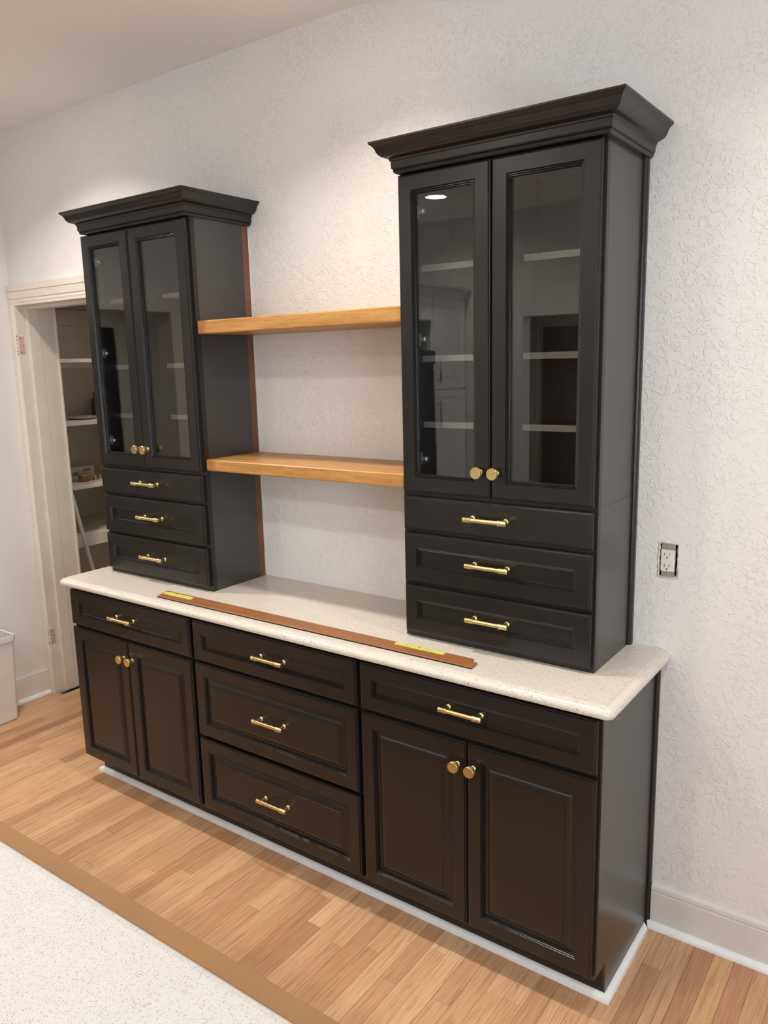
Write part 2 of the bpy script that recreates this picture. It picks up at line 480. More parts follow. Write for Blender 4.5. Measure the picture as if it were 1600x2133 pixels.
def slab_door(name, label, mat, x0, x1, y0, y1, z1, axis):
    d = struct(empty(name, ((x0 + x1) / 2, (y0 + y1) / 2, 0)), label, 'door')
    MB().box(x0, x1, y0, y1, .005, z1, .003).build('door_slab', mat, d)
    k = MB()
    if axis == 'x': k.lathe([(.004, 0), (.025, .004), (.012, .01), (.012, .04), (.027, .05), (.022, .068), (.004, .07)], (x1, y0 + .07, .95), 'x', 16)
    else: k.lathe([(.004, 0), (.025, .004), (.012, .01), (.012, .04), (.027, .05), (.022, .068), (.004, .07)], (x1 - .07, y1, .95), 'y', 16)
    k.build('door_knob', 'chrome', d)
slab_door('door_2', 'black door at the end of the hall', 'blackdoor', -5.0, -4.96, -2.38, -1.55, 2.10, 'x')
slab_door('door_3', 'brown door in the far room', 'dooreddark', -2.87, -2.20, -6.1, -6.06, 2.09, 'y')
slab_door('door_4', 'dark teal door in the far room', 'teal', -2.15, -1.45, -6.1, -6.06, 2.02, 'y')
tag(MB().box(-5.0, -4.998, -2.93, -2.86, 2.08, 2.16).build('painters_tape', 'bluetape'), 'scrap of blue painters tape on the hall wall', 'tape')

# casings of the left and front openings
o = MB(); 
for a, b in ((-1.68, -1.60), (-.74, -.66)): o.box(XL, XL + .018, a, b, 0, 2.18, .003)
o.box(XL, XL + .018, -1.60, -.74, 2.10, 2.18, .003)
struct(o.build('trim_2', 'cream'), 'cream casing around the hall opening', 'trim')
o = MB()
for a, b in ((-2.27, -2.19), (-1.20, -1.12)): o.box(a, b, YF, YF + .018, 0, 2.18, .003)
o.box(-2.19, -1.20, YF, YF + .018, 2.10, 2.18, .003)
struct(o.build('trim_3', 'wall'), 'casing around the far opening', 'trim')

# pantry doorway: casing, jambs, hinge mortises
d1 = struct(empty('door_1', (-2.88, 0, 0)), 'cream painted pantry doorway without a door', 'doorway')
def casing_profile_x(xo, xi):   # plan profile between outer and inner edge, y towards the room
    s = 1 if xi > xo else -1
    w = abs(xi - xo)
    return [(xo, 0), (xo, -.018), (xo + s * .010, -.022), (xo + s * (w - .022), -.020), (xo + s * (w - .018), -.016), (xo + s * (w - .012), -.016), (xo + s * (w - .008), -.020), (xi, -.018), (xi, 0)]
for xo, xi in ((-3.3195, -3.262), (-2.435, -2.50)):
    MB().prism(casing_profile_x(xo, xi), 0.0, 2.105, 'z').build('casing', 'cream', d1)
hp = [(0, 2.105), (-.018, 2.105), (-.020, 2.113), (-.016, 2.117), (-.016, 2.123), (-.020, 2.127), (-.022, 2.160), (-.020, 2.1605), (-.020, 2.163), (-.024, 2.1635), (-.024, 2.193), (0, 2.195)]
MB().prism(hp, -3.3195, -2.435).build('head_casing', 'cream', d1)
jl = MB().box(-3.262, -3.2595, -.018, .04, 0, 2.105).build('jamb', 'cream', d1)
MB().box(-3.262, -3.246, .04, .102, 0, 2.105, .002).build('door_stop', 'cream', d1)
MB().box(-3.262, -3.249, .103, .185, 0, 2.105, .0015).build('jamb_board', 'cream', d1)
MB().box(-3.262, -3.240, .185, .197, 0, 2.105, .002).build('inner_casing', 'cream', d1)
MB().box(-2.513, -2.50, -.018, .185, 0, 2.105, .002).build('jamb', 'cream', d1)
MB().box(-3.2595, -2.513, -.018, .185, 2.093, 2.105, .001).build('head_jamb', 'cream', d1)
MB().box(-3.246, -2.513, .04, .102, 2.078, 2.093, .001).build('head_stop', 'cream', d1)
for z0, z1 in ((1.850, 1.941), (.287, .373)):
    hm = MB().box(-3.2597, -3.2588, -.012, .0165, z0, z1).build('hinge_mortise', 'mortise', d1)
    k = MB()
    for yy, f in ((-.006, .9), (.010, .52), (-.003, .12)):
        k.lathe([(.0005, 0), (.0028, .0001), (.0028, .0006), (.0004, .0008)], (-3.2590, yy, z0 + (z1 - z0) * f), 'x', 8)
    k.build('screw_hole', 'dark', hm)
    k = MB()
    for j in range(6):
        zz = z0 + (z1 - z0) * (j / 5 + rnd.uniform(-.05, .05)); 
        k.box(-3.267 - rnd.uniform(0, .004), -3.2625, -.0206, -.0196, zz, zz + rnd.uniform(.003, .009))
    k.build('paint_chip', 'ink', hm)

# baseboards and shoe mouldings
def baseboard_profile(h=.145):
    return [(0, 0), (-.014, 0), (-.014, .118), (-.010, .120), (-.010, .123), (-.013, .127), (-.011, .138), (-.004, h), (0, h)]
struct(MB().prism(baseboard_profile(), .021, XR).build('baseboard_back', 'base'), 'off-white baseboard right of the cabinets', 'baseboard')
prof = [(XL - p[0], p[1]) for p in baseboard_profile(.135)]
struct(MB().prism(prof, -.66, -.0225, 'y').build('baseboard_left', 'cream'), 'cream baseboard behind the white bin', 'baseboard')
struct(MB().prism(prof, -2.85, -1.68, 'y').build('baseboard_left', 'cream'), 'cream baseboard beyond the hall opening', 'baseboard')

def quarter(y0, z=.019, d=.017, n=6):
    return [(y0, 0), (y0 - d, 0)] + [(y0 - d * math.cos(math.pi / 2 * i / n), z * math.sin(math.pi / 2 * i / n)) for i in range(1, n + 1)]
def shoe(name, label, pts):
    """quarter-round along straight segment on the floor: pts=((x0,y0),(x1,y1)), outward normal to its right; mitred ends given as extra lengths"""
    (xa, ya), (xb, yb), (nx, ny), (ma, mbx) = pts
    n = 6; dx, dy = xb - xa, yb - ya; L = math.hypot(dx, dy); tx, ty = dx / L, dy / L
    pr = [(0, 0)] + [(.017 * math.cos(math.pi / 2 * i / n), .019 * math.sin(math.pi / 2 * i / n)) for i in range(n + 1)]
    la, lb = [], []
    for o_, z in pr:
        la.append((xa + nx * o_ - tx * o_ * ma, ya + ny * o_ - ty * o_ * ma, z))
        lb.append((xb + nx * o_ + tx * o_ * mbx, yb + ny * o_ + ty * o_ * mbx, z))
    return struct(MB().loft([la, lb]).build(name, 'white', smooth_angle=50), label, 'moulding')
TOEY = -.378; SX = .0095
shoe('trim_4', 'white quarter round along the cabinet toe kick', ((-2.300, TOEY), (SX, TOEY), (0, -1), (1, 1)))
shoe('trim_5', 'white quarter round along the cabinet end panel', ((SX, TOEY), (SX, -.033), (1, 0), (1, -1)))
shoe('trim_6', 'white quarter round along the right baseboard', ((SX, -.014), (XR, -.014), (0, -1), (-.6, 0)))
shoe('trim_7', 'white quarter round along the left baseboard', ((XL + .014, -.66), (XL + .014, -.0225), (1, 0), (0, 0)))

# ------------------------------------------------------------------ hardware shared by many fronts
def knob_mesh():
    m = MB()   # axis y, projecting towards -y from y=0
    m.lathe([(.0005, 0), (.0085, 0), (.0085, -.002), (.0065, -.004), (.0062, -.014), (.0085, -.016), (.0150, -.0175), (.0158, -.019), (.0158, -.0215), (.0146, -.0222), (.0146, -.0236), (.0166, -.0245), (.0168, -.0290), (.0160, -.0302), (.0005, -.0304)], (0, 0, 0), 'y', 28)
    me = m.mesh('knob', 'brass'); me.polygons.foreach_set('use_smooth', [True] * len(me.polygons)); me.set_sharp_from_angle(angle=math.radians(35)); return me
def pull_mesh(L=.138):
    m = MB()
    yb = -.030; h = L / 2
    m.lathe([(.0005, -h), (.0070, -h), (.0078, -h + .001), (.0078, -h + .021), (.0084, -h + .022), (.0084, -h + .026), (.0062, -h + .027),
             (.0062, h - .027), (.0084, h - .026), (.0084, h - .022), (.0078, h - .021), (.0078, h - .001), (.0070, h), (.0005, h)], (0, yb, 0), 'x', 20)
    for s in (-1, 1):
        m.lathe([(.0005, 0), (.0085, 0), (.0085, -.003), (.0055, -.006), (.0050, -.012), (.0050, yb + .002)], (s * (h - .016), 0, 0), 'y', 16)
    me = m.mesh('bar_pull', 'brass'); me.polygons.foreach_set('use_smooth', [True] * len(me.polygons)); me.set_sharp_from_angle(angle=math.radians(35)); return me
KNOB, PULL = knob_mesh(), pull_mesh()
def hinge_mesh():
    m = MB(); m.box(-.004, .0, -.010, .010, -.018, .018, .001); m.box(0, .020, -.005, .005, -.006, .006, .0015)
    m.lathe([(.0005, 0), (.008, .0), (.008, .004), (.003, .006), (.0005, .007)], (.018, 0, 0), 'x', 14)
    return m.mesh('hinge', 'hinge')
HINGE = hinge_mesh()

def front(name, parent, x0, x1, z0, z1, yf, yb, kind, mat='black'):
    def ring(i, y): return [(x0 + i, y, z0 + i), (x1 - i, y, z0 + i), (x1 - i, y, z1 - i), (x0 + i, y, z1 - i)]
    rg = [(0, yb), (0, yf + .0075), (.0015, yf + .0042), (.0048, yf + .0036), (.0060, yf + .0004), (.0075, yf)]
    if kind != 'slab':
        rg += [(.0445, yf), (.0458, yf + .0030), (.0490, yf + .0018), (.0504, yf + .0050), (.0536, yf + .0038), (.0550, yf + .0098)]
        if kind == 'raised':
            rg += [(.0640, yf + .0100), (.0660, yf + .0092), (.0700, yf + .0068), (.0760, yf + .0046), (.0820, yf + .0036), (.0826, yf + .0024)]
        elif kind == 'glass':
            rg += [(.0555, yb)]
    m = MB()
    loops = [ring(*q) for q in rg]
    if kind == 'glass':
        loops.append(loops[0]); m.loft(loops, cap0=False, cap1=False)
    else: m.loft(loops)
    return m.build(name, mat, parent)

# ------------------------------------------------------------------ base cabinets
YB, YBF = -.449, -.469
D1T, D1B, DRT, BB = .8655, .7141, .7021, .1193
def base_cabinet(label, x0, x1, loc, front_fn, group='dark base cabinets under the counter'):
    c = thing('base_cabinet', label, 'cabinet', loc, group)
    prof = [(-.022, .0), (TOEY, .0), (TOEY, .104), (YB + .019, .104), (YB + .019, .8835), (-.022, .8835)]
    MB().prism(prof, x0 + .0005, x1 - .0005).build('body', 'black', c)
    for a, b in ((x0 + .0005, x0 + .036), (x1 - .036, x1 - .0005)): MB().box(a, b, YB, YB + .019, .104, .8835).build('stile', 'black', c)
    for z0, z1 in ((.104, .14), (.69, .73), (.845, .8835)): MB().box(x0 + .036, x1 - .036, YB, YB + .019, z0, z1).build('rail', 'black', c)
    front_fn(c)
    return c
def drawer(c, x0, x1, z0, z1, kind, yf, yb, pull=True, hx=None):
    d = front('drawer', c, x0, x1, z0, z1, yf, yb, kind)
    dy = .0098 if kind == 'flat' else (.0024 if kind == 'raised' else 0)
    p = inst(PULL, 'bar_pull', d, (hx if hx is not None else (x0 + x1) / 2, yf + dy, (z0 + z1) / 2 + .003))
    p['label'] = 'brushed brass bar pull'
    return d
def door_pair(c, x0, xg, x1, z0, z1, yf, yb, kind, kz, kxs, hz=()):
    g = .0016
    for i, (a, b) in enumerate(((x0, xg - g), (xg + g, x1))):
        d = front('door', c, a, b, z0, z1, yf, yb, kind)
        inst(KNOB, 'knob', d, (kxs[i], yf, kz))['label'] = 'round brushed brass knob'
        if kind == 'glass':
            MB().box(a + .050, b - .050, yf + .0125, yf + .0165, z0 + .050, z1 - .050).build('glass_pane', 'glass', d)['label'] = 'clear glass pane'
            for h in hz:
                if i == 0: inst(HINGE, 'hinge', d, (a + .046, yb + .016, h))
                else:
                    q = inst(HINGE, 'hinge', d, (b - .024, yb + .016, h)); q.scale = (-1, 1, 1)
def fr_left(c):
    drawer(c, -2.2878, -1.5417, D1B, D1T, 'flat', YBF, YB, hx=-1.930)
    door_pair(c, -2.2878, -1.9185, -1.5417, BB, DRT, YBF, YB, 'raised', .631, (-1.9455, -1.8910))
def fr_mid(c):
    drawer(c, -1.5237, -.7704, D1B, D1T, 'flat', YBF, YB, hx=-1.132)
    drawer(c, -1.5237, -.7704, .4191, .7041, 'raised', YBF, YB, hx=-1.138)
    drawer(c, -1.5237, -.7704, BB, .4057, 'raised', YBF, YB, hx=-1.138)
def fr_right(c):
    drawer(c, -.7554, .0008, D1B, D1T, 'flat', YBF, YB, hx=-.388)
    door_pair(c, -.7554, -.3787, .0008, BB, DRT, YBF, YB, 'raised', .631, (-.4070, -.3555))
base_cabinet('dark brown-black two-door base cabinet at the doorway end of the counter', -2.290, -1.5327, (-1.911, -.23, 0), fr_left)
base_cabinet('dark brown-black base cabinet of three drawers between the two-door ones', -1.5327, -.763, (-1.148, -.23, 0), fr_mid)
cr = base_cabinet('dark brown-black two-door base cabinet at the wall outlet end of the counter', -.763, .003, (-.38, -.23, 0), fr_right)
MB().prism([(-.020, .0), (TOEY, .0), (TOEY, .118), (YB + .002, .118), (YB + .002, .8835), (-.020, .8835)], .003, .0092).build('end_panel', 'black_side', cr)
sm = [(.0092, 0), (.0175, 0), (.0195, -.004), (.0195, -.012), (.0165, -.018), (.0125, -.020), (.0092, -.020)]
MB().prism(sm, 0.0, .8835, 'z').build('scribe_moulding', 'black', cr)

# ------------------------------------------------------------------ countertop
def counter_mesh(x0, x1, y0, zt, prof, r):
    """prof: list of (inset, z); rounded front corners, straight back at y=0"""
    loops = []
    n = 8
    for i, z in prof:
        rr = max(r - i, .004)
        L = [(x0 + i, -.0005, z)]
        for k in range(n + 1):
            a = math.pi + (math.pi / 2) * k / n
            L.append((x0 + i + rr + rr * math.cos(a), y0 + i + rr + rr * math.sin(a), z))
        for k in range(n + 1):
            a = 1.5 * math.pi + (math.pi / 2) * k / n
            L.append((x1 - i - rr + rr * math.cos(a), y0 + i + rr + rr * math.sin(a), z))
        L.append((x1 - i, -.0005, z)); loops.append(L)
    return MB().loft(loops)
cp = [(.030, .8842), (.006, .8842), (.002, .8858), (.0, .8900), (.0, .8945), (.0012, .8995), (.0045, .9040), (.0095, .9078), (.0155, .9100), (.0215, .9108), (.0228, .9112), (.0236, .9138), (.0250, .9140)]
co = counter_mesh(-2.3236, .0458, -.4945, .914, cp, .024).build('countertop', 'quartz', smooth_angle=40)
tag(co, 'long cream speckled quartz countertop on the dark base cabinets', 'countertop')

# ------------------------------------------------------------------ glass towers
YT, YTF = -.291, -.310
E = dict(e1t=1.3644, e1b=1.2604, e2t=1.2505, e2b=1.096, e3t=1.0846, e3b=.9326, gb=1.3759, gt=2.2848)
ZT = .9141
def tower(label, x0, x1, f0, fg, f1, c0, c1, kx, hx, yb, loc):
    t = thing('glass_door_tower_cabinet', label, 'cabinet', loc, 'glass door towers on the counter')
    MB().box(x0, x1, YT + .019, yb, ZT, 1.3715).build('lower_body', 'black_side', t)
    for a, b in ((x0, x0 + .016), (x1 - .016, x1)):
        MB().box(a + .0004, b - .0004, YT + .019, yb, 1.372, 2.2872).build('side_panel', 'black_side', t)
    MB().box(x0 + .016, x1 - .016, yb - .010, yb, 1.372, 2.2872).build('back_panel', 'inside', t)
    MB().box(x0 + .016, x1 - .016, YT + .019, yb - .010, 1.372, 1.388).build('bottom_panel', 'inside', t)
    MB().box(x0 + .016, x1 - .016, YT + .019, yb - .010, 2.27, 2.286).build('top_panel', 'inside', t)
    MB().box(fg - .010, fg + .010, YT + .019, yb - .010, 1.388, 2.27).build('partition', 'inside', t)
    for a, b in ((x0, x0 + .024), (x1 - .024, x1)): MB().box(a, b, YT, YT + .019, ZT, 2.2872).build('stile', 'black', t)
    MB().box(fg - .020, fg + .020, YT, YT + .019, 1.40, 2.26).build('stile', 'black', t)
    for z0, z1 in ((ZT, .948), (1.076, 1.106), (1.240, 1.272), (1.352, 1.400), (2.26, 2.2872)): MB().box(x0 + .024, x1 - .024, YT, YT + .019, z0, z1).build('rail', 'black', t)
    for z1 in (2.047, 1.7815, 1.581):
        for a, b in ((x0 + .016, fg - .042), (fg + .045, x1 - .016)):
            p = MB().box(a, b, -.198, yb - .010, z1 - .018, z1).build('interior_shelf', 'inside', t)
            MB().box(a, b, -.200, -.198, z1 - .018, z1).build('edge_band', 'shelf_edge', p)['label'] = 'pale front edge of the shelf'
    drawer(t, f0, f1, E['e1b'], E['e1t'], 'slab', YTF, YT, hx=hx)
    drawer(t, f0, f1, E['e2b'], E['e2t'], 'flat', YTF, YT, hx=hx)
    drawer(t, f0, f1, E['e3b'], E['e3t'], 'flat', YTF, YT, hx=hx)
    door_pair(t, f0, fg, f1, E['gb'], E['gt'], YTF, YT, 'glass', 1.4515, kx, (2.185, 1.828, 1.4745))
    # crown moulding: mitred profile round three sides; (projection, z)
    pr = [(0, 2.2872), (.0110, 2.2872), (.0150, 2.2905), (.0165, 2.2940), (.0150, 2.2975), (.0175, 2.2985), (.0200, 2.3015), (.0205, 2.3190), (.0235, 2.3205), (.0240, 2.3255), (.0275, 2.3270),
          (.0330, 2.3285), (.0400, 2.3315), (.0460, 2.3365), (.0500, 2.3430), (.0525, 2.3500), (.0560, 2.3560), (.0600, 2.3600), (.0640, 2.3625), (.0660, 2.3650), (.0660, 2.3697), (.0, 2.3697)]
    bx0, bx1, by = c0 + .066, c1 - .066, -.3743 + .066
    bx0 = c0 + .066
    loops = [[(bx0 - p, -.001, z), (bx0 - p, by - p, z), (bx1 + p, by - p, z), (bx1 + p, -.001, z)] for p, z in pr]
    MB().loft(loops).build('crown_moulding', 'black', t, smooth_angle=28)
    return t
lt = tower('dark glass-door tower cabinet at the doorway end of the counter', -2.2290, -1.5930, -2.2238, -1.9281, -1.6029, -2.2521, -1.5305, (-1.9505, -1.9010), -1.911, -.039, (-1.911, -.15, ZT))
rt = tower('dark glass-door tower cabinet at the wall outlet end of the counter', -.6960, -.0783, -.6884, -.3889, -.0850, -.7409, -.0101, (-.4205, -.3690), -.391, -.026, (-.387, -.15, ZT))
MB().box(-1.605, -1.5975, -.0065, -.0008, ZT, 2.2865).build('caulk_line', 'white', lt)
MB().box(-1.605, -1.5942, -.0390, -.0065, ZT, 2.2865).build('back_filler', 'cherry', lt)['label'] = 'unpainted reddish wood filler strip'
MB().box(-.700 + .01, -.690 + .01, -.026, -.0015, ZT, 2.2865).build('back_filler', 'black', rt)
sm = [(-.0790, 0), (-.0705, 0), (-.0680, -.004), (-.0680, -.016), (-.0710, -.023), (-.0750, -.0262), (-.0790, -.0262)]
MB().prism(sm, ZT, 2.2865, 'z').build('scribe_moulding', 'black', rt)

# ------------------------------------------------------------------ floating oak shelves
def oak(label, z0, z1):
    s = thing('floating_shelf', label, 'shelf', (-1.15, -.14, z0), 'oak floating shelves')
    xa, xb = -1.5925, -.6965
    MB().box(xa + .045, xb, -.2885, -.001, z0, z1, .0035).build('board', 'oak', s)
    MB().box(xa, xa + .0452, -.2885, -.001, z0, z1, .0035).build('end_block', 'oak_end', s)
    return s
oak('upper thick golden oak shelf between the dark towers', 1.8816, 1.9285)
oak('lower thick golden oak shelf between the dark towers', 1.3832, 1.4254)

# ------------------------------------------------------------------ wooden strip with tape on the counter
st = thing('wooden_moulding_strip', 'long brown wooden strip with yellow tape lying on the counter', 'wood strip', (-1.06, -.41, .914))
A, B, C_, D = Vector((-1.7225, -.4560)), Vector((-.3745, -.4425)), Vector((-.3823, -.3785)), Vector((-1.7490, -.3825))
def strip_pt(u, v):  # u along 0..1, v across 0 front..1 back
    return (A.lerp(B, u)).lerp(D.lerp(C_, u), v)
m = MB()
prof = [(0, .9141), (0, .9182), (.05, .9200), (.93, .9200), (.93, .9178), (1.0, .9178), (1.0, .9141)]
loops = []
for u in (0, .25, .5, .75, .985):
    L = []
    for v, z in prof:
        q = strip_pt(u, v); L.append((q.x, q.y, z))
    loops.append(L)
m.loft(loops)
# the tongue left standing at the far end
loops = []
for u in (.985, 1.0):
    L = []
    for v, z in ((0, .9141), (0, .9182), (.05, .9200), (.62, .9200), (.62, .9141)):
        q = strip_pt(u, v); L.append((q.x, q.y, z))
    loops.append(L)
m.loft(loops)
m.build('strip', 'walnut_strip', st)
edge = []
for u in (0, .5, 1.0):
    q, b = strip_pt(u, -.012), strip_pt(u, .0)
    edge.append([(q.x, q.y, .9141), (q.x, q.y, .9180), (b.x, b.y, .9183), (b.x, b.y, .9141)])
MB().loft(edge).build('front_edge', 'dark', st)['label'] = 'dark front edge of the strip'  # thin dark bar along the strip's front face
for (u0, u1, v0, v1) in ((.004, .118, .42, .80), (.789, .917, .60, .92)):
    P = [strip_pt(u0, v0), strip_pt(u1, v0), strip_pt(u1, v1), strip_pt(u0, v1)]
    MB().loft([[(p.x, p.y, .9200) for p in P], [(p.x, p.y, .9204) for p in P]]).build('tape', 'tape', st)['label'] = 'yellow-green printed tape'

# ------------------------------------------------------------------ wall outlet in its raw cut-out
ou = thing('wall_outlet', 'white duplex wall outlet without cover plate in ragged cut-out', 'outlet', (.0235, 0, 1.182))
bx = MB()
x0, x1, z0, z1 = OUT
bx.box(x0, x1, .050, .052, z0, z1); bx.box(x0, x0 + .0015, .006, .05, z0, z1); bx.box(x1 - .0015, x1, .006, .05, z0, z1); bx.box(x0, x1, .006, .05, z0, z0 + .0015); bx.box(x0, x1, .006, .05, z1 - .0015, z1)
bx.build('metal_box', 'dark', ou)
ys = MB()
for za, zb in ((1.2145, 1.2300), (1.1345, 1.1500)):
    ys.box(.006, .044, -.0012, .0006, za, zb, .0003)
    ys.lathe([(.0005, 0), (.003, -.0004), (.003, -.0014), (.0005, -.002)], (.0245, -.0012, (za + zb) / 2), 'y', 10)
ys.box(.004, .044, .002, .006, 1.150, 1.2145)
ys.build('yoke', 'steel', ou)
MB().box(.0042, .0420, -.0045, .010, 1.1500, 1.2142, .0016).build('receptacle_face', 'plastic', ou)
sl = MB()
for zc in (1.197, 1.163):
    for xx in (.0155, .0285): sl.box(xx - .0007, xx + .0007, -.0050, -.0040, zc + .0005, zc + .0085)
    sl.lathe([(.0003, 0), (.0022, 0), (.0022, -.001), (.0003, -.0011)], (.0222, -.0042, zc - .0055), 'y', 10)
sl.build('slot', 'dark', ou)
# torn plaster lip around the hole
lip = MB(); n = 56
def rect_pt(t, grow):
    w, h = (x1 - x0) / 2 + grow, (z1 - z0) / 2 + grow; cx, cz = (x0 + x1) / 2, (z0 + z1) / 2
    per = 4 * (w + h); s = t * per
    if s < 2 * w: return cx - w + s, cz - h
    s -= 2 * w
    if s < 2 * h: return cx + w, cz - h + s
    s -= 2 * h
    if s < 2 * w: return cx + w - s, cz + h
    s -= 2 * w
    return cx - w, cz + h - s
r = random.Random(3)
inn, mid, out = [], [], []
for i in range(n):
    a = rect_pt(i / n, -r.uniform(.0, .0035)); b = rect_pt(i / n, .001 + r.uniform(0, .002)); c = rect_pt(i / n, .003 + r.uniform(0, .0055))
    inn.append((a[0], .003, a[1])); mid.append((b[0], -r.uniform(.0008, .0028), b[1])); out.append((c[0], .0004, c[1]))
lip.loft([inn, mid, out], cap0=False, cap1=False)
lip.build('torn_plaster_edge', 'plaster', ou)

# ------------------------------------------------------------------ island in the foreground
ix0, ix1, iy0, iy1 = -2.05, .34, -1.6205, -2.47
ic = [(.004, .884), (.0, .887), (.0, .905), (.0015, .9090), (.0060, .9122), (.0130, .9136), (.0150, .9140)]
loops = [[(ix0 + i, iy1 + i, z), (ix1 - i, iy1 + i, z), (ix1 - i, iy0 - i, z), (ix0 + i, iy0 - i, z)] for i, z in ic]
tag(MB().loft(loops).build('island_countertop', 'quartz_white'), 'white speckled quartz island top in the foreground', 'countertop')
tag(MB().box(ix0 + .02, ix1 - .005, iy1 + .02, -1.5655, .874, .8838, .001).build('underlay_board', 'hardboard'), 'flat brown board edging the white island top', 'board')
isl = thing('island_cabinet', 'white panelled island cabinet under the speckled top', 'cabinet', ((ix0 + ix1) / 2, (iy0 + iy1) / 2, 0))
bx0, bx1, by0, by1 = ix0 + .04, ix1 - .04, iy1 + .04, -1.70
MB().box(bx0 + .05, bx1 - .05, by0 + .05, by1 - .05, 0, .10).build('plinth', 'islandbase', isl)
MB().box(bx0, bx1, by0, by1, .10, .8738).build('body', 'islandbase', isl)
nx = 4; w = (bx1 - bx0) / nx
for k in range(nx):
    a = bx0 + k * w + .01; b = bx0 + (k + 1) * w - .01
    fr = MB()
    def ring(i, y): return [(a + i, y, .13 + i), (b - i, y, .13 + i), (b - i, y, .845 - i), (a + i, y, .845 - i)]
    fr.loft([ring(0, by1), ring(0, by1 + .012), ring(.06, by1 + .012), ring(.063, by1 + .004)])
    fr.build('panel', 'islandbase', isl)

# ------------------------------------------------------------------ bin beside the doorway
bn = thing('waste_bin', 'white plastic slim waste bin against the left wall', 'bin', (-3.21, -.52, 0))
def rrect(x0, x1, y0, y1, z, r, n=5):
    L = []
    for cx, cy_, a0 in ((x1 - r, y1 - r, 0), (x0 + r, y1 - r, 90), (x0 + r, y0 + r, 180), (x1 - r, y0 + r, 270)):
        for k in range(n + 1):
            a = math.radians(a0 + 90 * k / n); L.append((cx + r * math.cos(a), cy_ + r * math.sin(a), z))
    return L
bo = dict(x0=-3.285, x1=-3.135, y0=-.73, y1=-.300); to = dict(x0=-3.296, x1=-3.116, y0=-.765, y1=-.285)
lerp = lambda t: {k: bo[k] + (to[k] - bo[k]) * t for k in bo}
def rr(t, z, g=0, r=.02):
    q = lerp(t); return rrect(q['x0'] - g, q['x1'] + g, q['y0'] - g, q['y1'] + g, z, r + max(g, 0))
MB().loft([rr(0, .0, -.006), rr(0, .006), rr(.95, .425), rr(.95, .425, -.003), rr(.03, .012, -.004)]).build('body', 'bin', bn, smooth_angle=40)
MB().loft([rr(.95, .423, -.001), rr(.95, .423, .006), rr(.98, .440, .008), rr(1, .455, .006), rr(1, .456, .002), rr(1, .452, -.003), rr(.96, .425, -.003)], cap0=False, cap1=False).build('rim', 'bin', bn, smooth_angle=40)
wp = MB(); r = random.Random(4); loops = []
for k in range(7):
    th = math.pi * k / 6; z = .385 - .04 * math.cos(th); rad = .006 + .034 * math.sin(th)
    loops.append([(-3.225 + rad * math.cos(2 * math.pi * i / 12) * r.uniform(.7, 1.1), -.365 + rad * 1.4 * math.sin(2 * math.pi * i / 12) * r.uniform(.7, 1.1), z + r.uniform(-.01, .01)) for i in range(12)])
wp.loft(loops)
tag(wp.build('waste_paper', 'olive'), 'crumpled dark olive wrapper in the white bin', 'waste')

# ------------------------------------------------------------------ pantry shelves and what lies on them
labels = [('top bare beige pantry shelf', 1.8315, .022), ('pantry shelf holding a plate and a dark orange bottle', 1.4675, .020),
          ('pantry shelf holding an amber jar and packets', 1.0900, .018), ('lowest deep-fronted beige pantry shelf', .7950, .070)]
for lb, z, th in labels:
    s = thing('pantry_shelf', lb, 'shelf', (-3.78, .75, z - th), 'painted pantry shelves')
    MB().box(-4.048, -3.50, .20, 1.298, z - min(th, .02), z, .001).build('board', 'pantry_shelf', s)
    MB().box(-3.512, -3.498, .20, 1.298, z - th, z - .0005, .001).build('front_edge', 'pantry_shelf', s)
    MB().box(-4.048, -4.03, .20, 1.298, z - th - .03, z - min(th, .02)).build('ledger', 'pantry_shelf', s)
pl = MB().lathe([(.001, .004), (.045, .004), (.055, .0), (.058, .0), (.095, .014), (.097, .017), (.094, .017), (.058, .005), (.001, .005)], (-3.72, .615, 1.4677), 'z', 32).build('plate', 'plate', smooth_angle=40)
tag(pl, 'shallow beige plate on the pantry shelf', 'plate')
bt = thing('bottle', 'dark orange bottle on the pantry shelf behind the plate', 'bottle', (-3.99, .905, 1.4677))
MB().lathe([(.001, 0), (.032, 0), (.035, .006), (.035, .085), (.030, .105), (.015, .120), (.014, .132), (.001, .132)], (-3.99, .905, 1.4677), 'z', 20).build('bottle_body', 'orange', bt, smooth_angle=40)
MB().lathe([(.001, .131), (.0165, .131), (.0165, .152), (.001, .153)], (-3.99, .905, 1.4677), 'z', 16).build('cap', 'dark', bt, smooth_angle=40)
MB().lathe([(.0352, .02), (.0356, .022), (.0356, .072), (.0352, .074)], (-3.99, .905, 1.4677), 'z', 20).build('bottle_label', 'ink', bt)
jr = thing('jar', 'small amber jar on the pantry shelf in front of white packet', 'jar', (-3.675, .555, 1.0902))
MB().lathe([(.001, 0), (.030, 0), (.033, .004), (.033, .034), (.030, .038), (.001, .038)], (-3.675, .555, 1.0902), 'z', 20).build('jar_body', 'amber', jr, smooth_angle=40)
MB().lathe([(.001, .0378), (.0335, .0378), (.0335, .044), (.031, .046), (.001, .046)], (-3.675, .555, 1.0902), 'z', 20).build('lid', 'brass', jr, smooth_angle=40)
pk = thing('packet', 'white paper packet with dark print on the pantry shelf', 'packet', (-3.83, .62, 1.0902))
m = MB(); m.prism([(-3.875, 1.0902), (-3.80, 1.0902), (-3.815, 1.165), (-3.87, 1.172)], .535, .72, 'y'); m.build('packet_body', 'paper', pk)
for k, (ya, yb, zf) in enumerate(((.565, .600, .45), (.562, .606, .30), (.64, .69, .62))):
    xx = -3.80 - .015 * zf
    m = MB(); m.box(xx - .0005, xx + .0008, ya, yb, 1.0902 + .075 * zf, 1.0902 + .075 * zf + .008); m.build('print_line', 'ink', pk)
